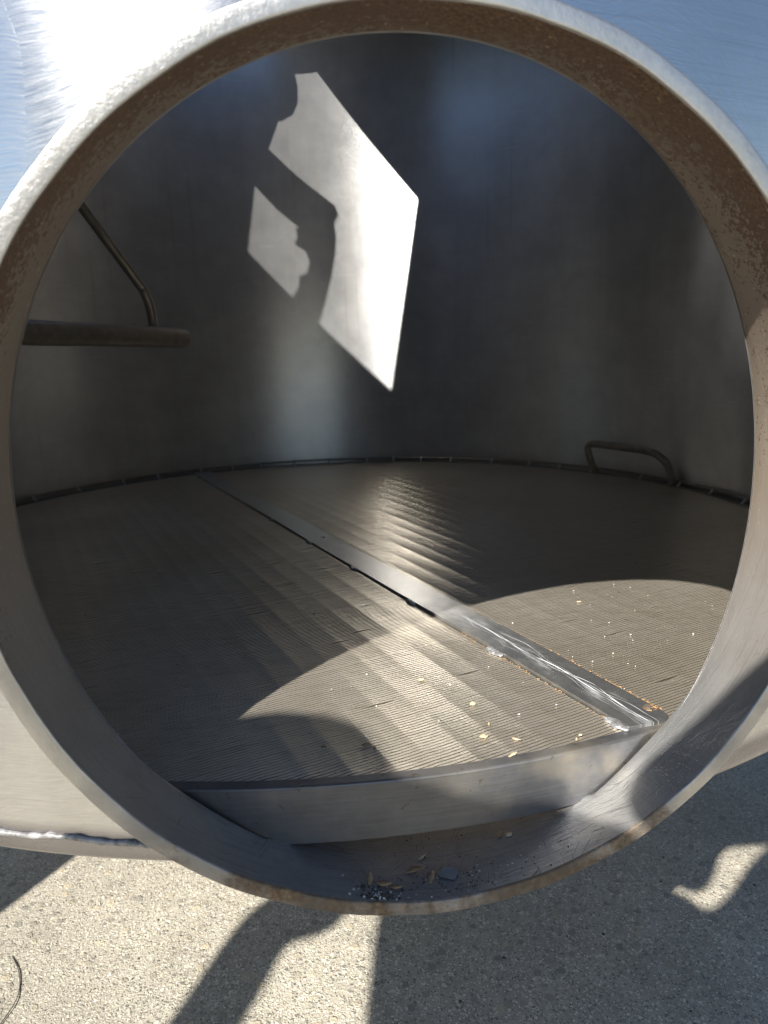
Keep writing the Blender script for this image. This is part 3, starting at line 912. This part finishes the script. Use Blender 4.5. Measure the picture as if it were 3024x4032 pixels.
husks = [
    # x, y, length mm, width mm, heading deg, kind, label
    (0.231, 0.557, 6, 4.6, 20, 0, 'rounded pale barley grain alone midway between rim and bar'),
    (0.104, 0.769, 6, 4.5, -15, 0, 'rounded pale barley grain in the bright reflection on the screen'),
    (0.206, 0.350, 7.5, 5.2, 10, 0, 'largest rounded barley grain, beside two thin slivers'),
    (0.243, 0.419, 5.5, 1.6, 80, 0, 'short upright pale husk sliver behind the largest grain'),
    (0.297, 0.315, 7.5, 2.2, -50, 0, 'slanting pale husk sliver between the largest grain and the bar'),
    (0.259, 0.238, 9, 3.0, 25, 0, 'long straw coloured husk beside the rim of the screen'),
    (0.470, 0.277, 4, 1.6, 70, 0, 'small narrow husk bit near the end of the central bar'),
    (0.491, 0.297, 3.4, 2.6, 10, 0, 'small round husk bit near the end of the central bar'),
    (-0.746, 0.899, 10, 2.6, 12, 0, 'long thin straw husk alone in the shaded part of the screen'),
    (-0.475, 0.571, 6, 3.2, -5, 0, 'yellow husk at the tip of the sunlit patch on the screen'),
    (-0.150, 0.384, 7, 3.0, 5, 1, 'brown curled husk in the shaded stripe of the screen'),
    (-0.127, 0.357, 4.6, 2.4, 70, 1, 'small upright brown husk next to a longer brown husk'),
    (-0.522, 1.131, 6, 2.6, 10, 0, 'pale flat seed lying in the shade on the screen'),
    (0.971, 1.386, 6, 3.2, 0, 0, 'pale husk on the sunlit right half of the screen'),
    (-0.275, 0.397, 4.5, 2.4, -20, 1, 'little brown husk between the rim and the shaded wires'),
]
groups = {}
for h in husks: groups[h[6]] = groups.get(h[6], 0) + 1
for i, (x, y, ln, wd, hd, kind, lab) in enumerate(husks):
    V, F = husk_mesh(ln / 1000, wd / 1000, 100 + i, random.uniform(-0.2, 0.8))
    loc = on_screen(x, y)
    o = obj('grain_husk', np.array(V) + loc, F, (M_HUSK, M_HUSKB)[kind], None, True, origin=loc)
    o.rotation_euler = (random.uniform(-0.15, 0.15), random.uniform(-0.1, 0.1), math.radians(hd))
    o.location.z += 0.0003
    tag(o, lab, 'husk', 'husks on the screen')
def scatter(name, spots_, mat, label, cat, seed, flat=0.6):
    """tiny crumbs nobody could count, one object"""
    r_ = np.random.default_rng(seed)
    Vs, Fs = [], []
    for (p, sz) in spots_:
        V, F = blob((0, 0, 0), (1, 1, flat), 0, int(r_.integers(1e6)), 5, 3, 0.35)
        V = np.array(V) * sz * r_.uniform(0.6, 1.3, 3)
        a = r_.uniform(0, 6.28); c, s = math.cos(a), math.sin(a)
        V = np.stack([V[:, 0] * c - V[:, 1] * s, V[:, 0] * s + V[:, 1] * c, V[:, 2]], -1) + p
        Fs += [tuple(j + len(Vs) for j in f) for f in F]; Vs += V.tolist()
    o = obj(name, Vs, Fs, mat, None, False, origin=np.mean(Vs, 0))
    return tag(o, label, cat, kind='stuff')
sp = []
for _ in range(50):
    r_ = 2.6 * math.sqrt(random.random()); a_ = random.uniform(0, 6.28)
    x, y = r_ * math.cos(a_), D + r_ * math.sin(a_)
    sp.append((on_screen(x, y) + [0, 0, 0.0004], random.uniform(0.0005, 0.0010)))
for _ in range(38):
    x, y = random.uniform(0.5, 1.6), random.uniform(0.5, 1.7)
    if math.hypot(x, y - D) < RS - 0.02: sp.append((on_screen(x, y) + [0, 0, 0.0005], random.uniform(0.0005, 0.0010)))
for _ in range(16):
    x, y = random.uniform(-0.4, 0.5), random.uniform(0.4, 1.0)
    if math.hypot(x, y - D) < RS - 0.02: sp.append((on_screen(x, y) + [0, 0, 0.0005], random.uniform(0.0006, 0.0012)))
scatter('white_crumbs', sp, M_CRUMB, 'tiny white grain crumbs strewn over the wire screen', 'crumbs', 5)
# orange chaff along the right edge of the bar
sp = []
for _ in range(420):
    n = n_near + 0.06 + 1.15 * random.random() ** 1.2
    s = SB1 + 0.004 + abs(random.gauss(0, 0.006))
    sp.append((W(barp(s, n, zt + 0.004 + 0.004 * random.random())), random.uniform(0.0004, 0.0011)))
for _ in range(60):
    n = n_near + 0.05 + 0.9 * random.random()
    sp.append((W(barp(SB0 - 0.004 - abs(random.gauss(0, 0.003)), n, zt + 0.002)), random.uniform(0.0004, 0.0009)))
scatter('chaff', sp, M_CHAFF, 'orange brown chaff packed along the edge of the central bar', 'chaff', 6)
sp = []
for _ in range(40):
    n = -0.9 + 1.2 * random.random()
    sp.append((W(barp(SB1 + 0.006, n, zt + 0.004)), random.uniform(0.0005, 0.0012)))
for _ in range(25):
    r_ = 2.5 * math.sqrt(random.random()); a_ = random.uniform(3.6, 5.6)
    sp.append((on_screen(r_ * math.cos(a_), D + r_ * math.sin(a_)), random.uniform(0.0005, 0.0012)))
scatter('dark_bits', sp, M_GRIT, 'tiny dark husk bits beside the far half of the bar', 'bits', 8)

# debris on the lower lip of the manway
def on_bore(x, depth):
    best = min((ring_pt(t, 1.0, depth) for t in np.linspace(-math.pi, 0, 900)), key=lambda p: abs(p[0] - x) + (10 if p[2] > 0 else 0))
    return W(best)
sp, sp2 = [], []
for _ in range(210):
    x = random.gauss(0.06, 0.13); d = random.uniform(0.012, 0.10) if random.random() < 0.75 else random.uniform(0.02, 0.26)
    (sp if random.random() < 0.22 else sp2).append((on_bore(x, d) + [0, 0, 0.0003], random.uniform(0.00025, 0.0008)))
for _ in range(90):
    x = random.gauss(-0.165, 0.035); d = random.uniform(0.012, 0.06)
    (sp if random.random() < 0.3 else sp2).append((on_bore(x, d) + [0, 0, 0.0004], random.uniform(0.0004, 0.0013)))
scatter('pale_grit', sp, M_CRUMB, 'pale grit scattered on the lower lip of the manway', 'grit', 15)
scatter('dark_grit', sp2, M_GRIT, 'dark grit scattered on the lower lip of the manway', 'grit', 16)
for (x, d, ln, wd, hd, tilt, mat, lab) in [
    (-0.150, 0.060, 13, 4.5, -35, 0.25, M_HUSKB, 'crumpled brown husk at the lowest point of the manway lip'),
    (-0.185, 0.075, 9, 3.5, 75, 0.5, M_HUSKB, 'upright brown husk scrap beside the crumpled husk on the lip'),
    (-0.120, 0.050, 10, 3.0, -25, 0.2, M_HUSKB, 'pointed brown husk lying against the crumpled brown husk'),
    (-0.045, 0.105, 15, 3.6, -55, 0.45, M_HUSKB, 'long brown stalk on the manway lip'),
    (-0.062, 0.108, 10, 2.8, 8, 0.1, M_HUSKB, 'slim brown husk crossing the long brown stalk'),
    (-0.015, 0.075, 9, 3.2, 60, 0.4, M_HUSKB, 'short brown husk scrap between the stalk and the grey chip'),
    (-0.025, 0.158, 7, 2.0, 30, 0.15, M_HUSK, 'slim pale husk lying above the brown stalk'),
    (0.215, 0.185, 7, 2.6, 60, 0.3, M_HUSKB, 'brown husk scrap at the edge of the sunlit lip'),
    (0.240, 0.175, 6, 4.0, 15, 0.1, M_HUSK, 'flat tan husk scrap at the edge of the sunlit lip')]:
    loc = on_bore(x, d)
    V, F = husk_mesh(ln / 1000, wd / 1000, int(1000 * abs(x)) + ln, 0.9)
    o = obj('grain_husk', np.array(V) + loc, F, mat, None, True, origin=loc)
    o.rotation_euler = (0.2, -tilt, math.radians(hd)); o.location.z += 0.0008 + ln / 2000 * math.sin(tilt) * 0.8
    tag(o, lab, 'husk', 'husks on the manway lip')
loc = on_bore(0.035, 0.082)
V = [(-7, -2.5, 0), (4.5, -4.5, 0), (7, 2.2, 0), (3, 4.2, 0), (-4, 3.4, 0)]
V = [(x / 1000, y / 1000, 0.0) for x, y, _ in V] + [(x / 1000, y / 1000, 0.0014) for x, y, _ in V]
o = obj('grey_chip', np.array(V) + loc, [(4, 3, 2, 1, 0), (5, 6, 7, 8, 9)] + [(i, (i + 1) % 5, 5 + (i + 1) % 5, 5 + i) for i in range(5)], M_CHIP, None, False, origin=loc)
o.rotation_euler = (0.35, 0.12, -0.2); o.location.z += 0.0016
tag(o, 'flat grey angular chip lying among grit on the manway lip', 'chip')

# loose stones and dirt on the concrete
sp, sp2 = [], []
for _ in range(240):
    x, y = random.uniform(-2.6, 2.9), random.uniform(0.6, 3.2)
    (sp if random.random() < 0.5 else sp2).append((W([x, y, -2.4]) + [0, 0, 0.0006], random.uniform(0.0006, 0.0022) * (1.6 if random.random() < 0.06 else 1)))
scatter('loose_stones', sp, mat_plain('stone_pale', (0.34, 0.30, 0.24), (0.52, 0.48, 0.42), 150.0, 0.85), 'small pale loose stones on the concrete', 'stones', 21)
scatter('dirt_bits', sp2, M_GRIT, 'small dark dirt bits on the concrete', 'dirt', 22)
wp = smooth_path([W([-1.76, 1.62, -2.395]), W([-1.70, 1.52, -2.392]), W([-1.665, 1.42, -2.395]), W([-1.66, 1.33, -2.39]), W([-1.70, 1.20, -2.395])], 8)
V, F = tube(wp, 0.0006, 8)
o = obj('thin_cord', V, F, M_CHIP, None, True, origin=wp[0])
o.data.materials[0] = M_GRIT
tag(o, 'thin dark cord curving over the sunlit concrete', 'cord')

# ------------------------------------------------------------------ what throws the shadows from behind the camera
def sunpt(X, Z, y):
    """point on the sun ray through (X, y=-2.5, Z), at depth y"""
    s = (-2.5 - y) / (-S.y)
    return (X + S.x * s, y, Z + S.z * s)
def skin_person(name, joints, edges, mat, root=0):
    V = [tuple(W(j[:3])) for j in joints]
    me = bpy.data.meshes.new(name)
    base = (V[0][0], V[0][1], 0.0)
    me.from_pydata([(x - base[0], y - base[1], z) for x, y, z in V], edges, [])
    o = bpy.data.objects.new(name, me)
    COL.objects.link(o); o.location = base
    md = o.modifiers.new('skin', 'SKIN'); md.use_smooth_shade = True
    for i, j in enumerate(joints):
        sv = me.skin_vertices[0].data[i]
        sv.radius = (j[3] * U, j[3] * U); sv.use_root = (i == root)
    sd = o.modifiers.new('subsurf', 'SUBSURF'); sd.levels = 2; sd.render_levels = 2
    me.materials.append(mat)
    return o
def J(X, Z, y, r): return (*sunpt(X, Z, y), r)
joints = [J(-1.40, 0.40, -3.1, 0.62),     # 0 pelvis
          J(-1.55, 0.80, -3.1, 0.74),     # 1 belly
          J(-1.98, 1.22, -3.0, 0.80),     # 2 chest
          J(-2.36, 1.76, -3.0, 0.48),     # 3 neck
          J(-2.52, 2.10, -3.0, 0.50),     # 4 head
          J(-2.48, 2.36, -3.0, 0.36),     # 5 crown
          J(-2.60, 0.50, -3.1, 0.22),     # 6 left elbow
          J(-3.34, 0.95, -3.0, 0.17),     # 7 left forearm
          J(-3.42, 1.50, -2.9, 0.165),    # 8 left wrist
          J(-3.52, 2.02, -2.8, 0.18),     # 9 left hand
          J(-3.16, 2.12, -2.8, 0.17),     # 10 left fingers
          J(-0.62, 0.94, -2.9, 0.40),     # 11 right shoulder
          J(-0.40, 1.72, -2.7, 0.42),     # 12 right elbow
          J(-0.55, 2.25, -2.5, 0.22),     # 13 right forearm
          J(-1.08, 2.13, -2.4, 0.06),     # 14 right wrist
          J(-1.28, 1.80, -2.4, 0.17),     # 15 right hand
          (-1.0, -3.9, -1.2, 0.28), (-0.9, -3.8, -2.30, 0.18),     # leg
          (-2.1, -4.2, -1.2, 0.28), (-2.2, -4.2, -2.30, 0.18)]
edges = [(0, 1), (1, 2), (2, 3), (3, 4), (4, 5), (1, 6), (6, 7), (7, 8), (8, 9), (9, 10), (1, 11), (11, 12), (12, 13), (13, 14), (14, 15), (0, 16), (16, 17), (0, 18), (18, 19)]
person = skin_person('person', joints, edges, M_CLOTH)
tag(person, 'person in dark clothes bending forward in front of the manway', 'person')
# unseen post added at left to cast the dark wedge on the ground
px, py = -3.93, -0.40
V, F = tube([(px, py, -2.4), (px, py, 5.6)], 0.26, 32)
o = obj('shadow_post', W(V), F, M_GALV, None, True, origin=W([px, py, -2.4]))
tag(o, 'added round steel post out of view that casts a shadow on the concrete', 'post')
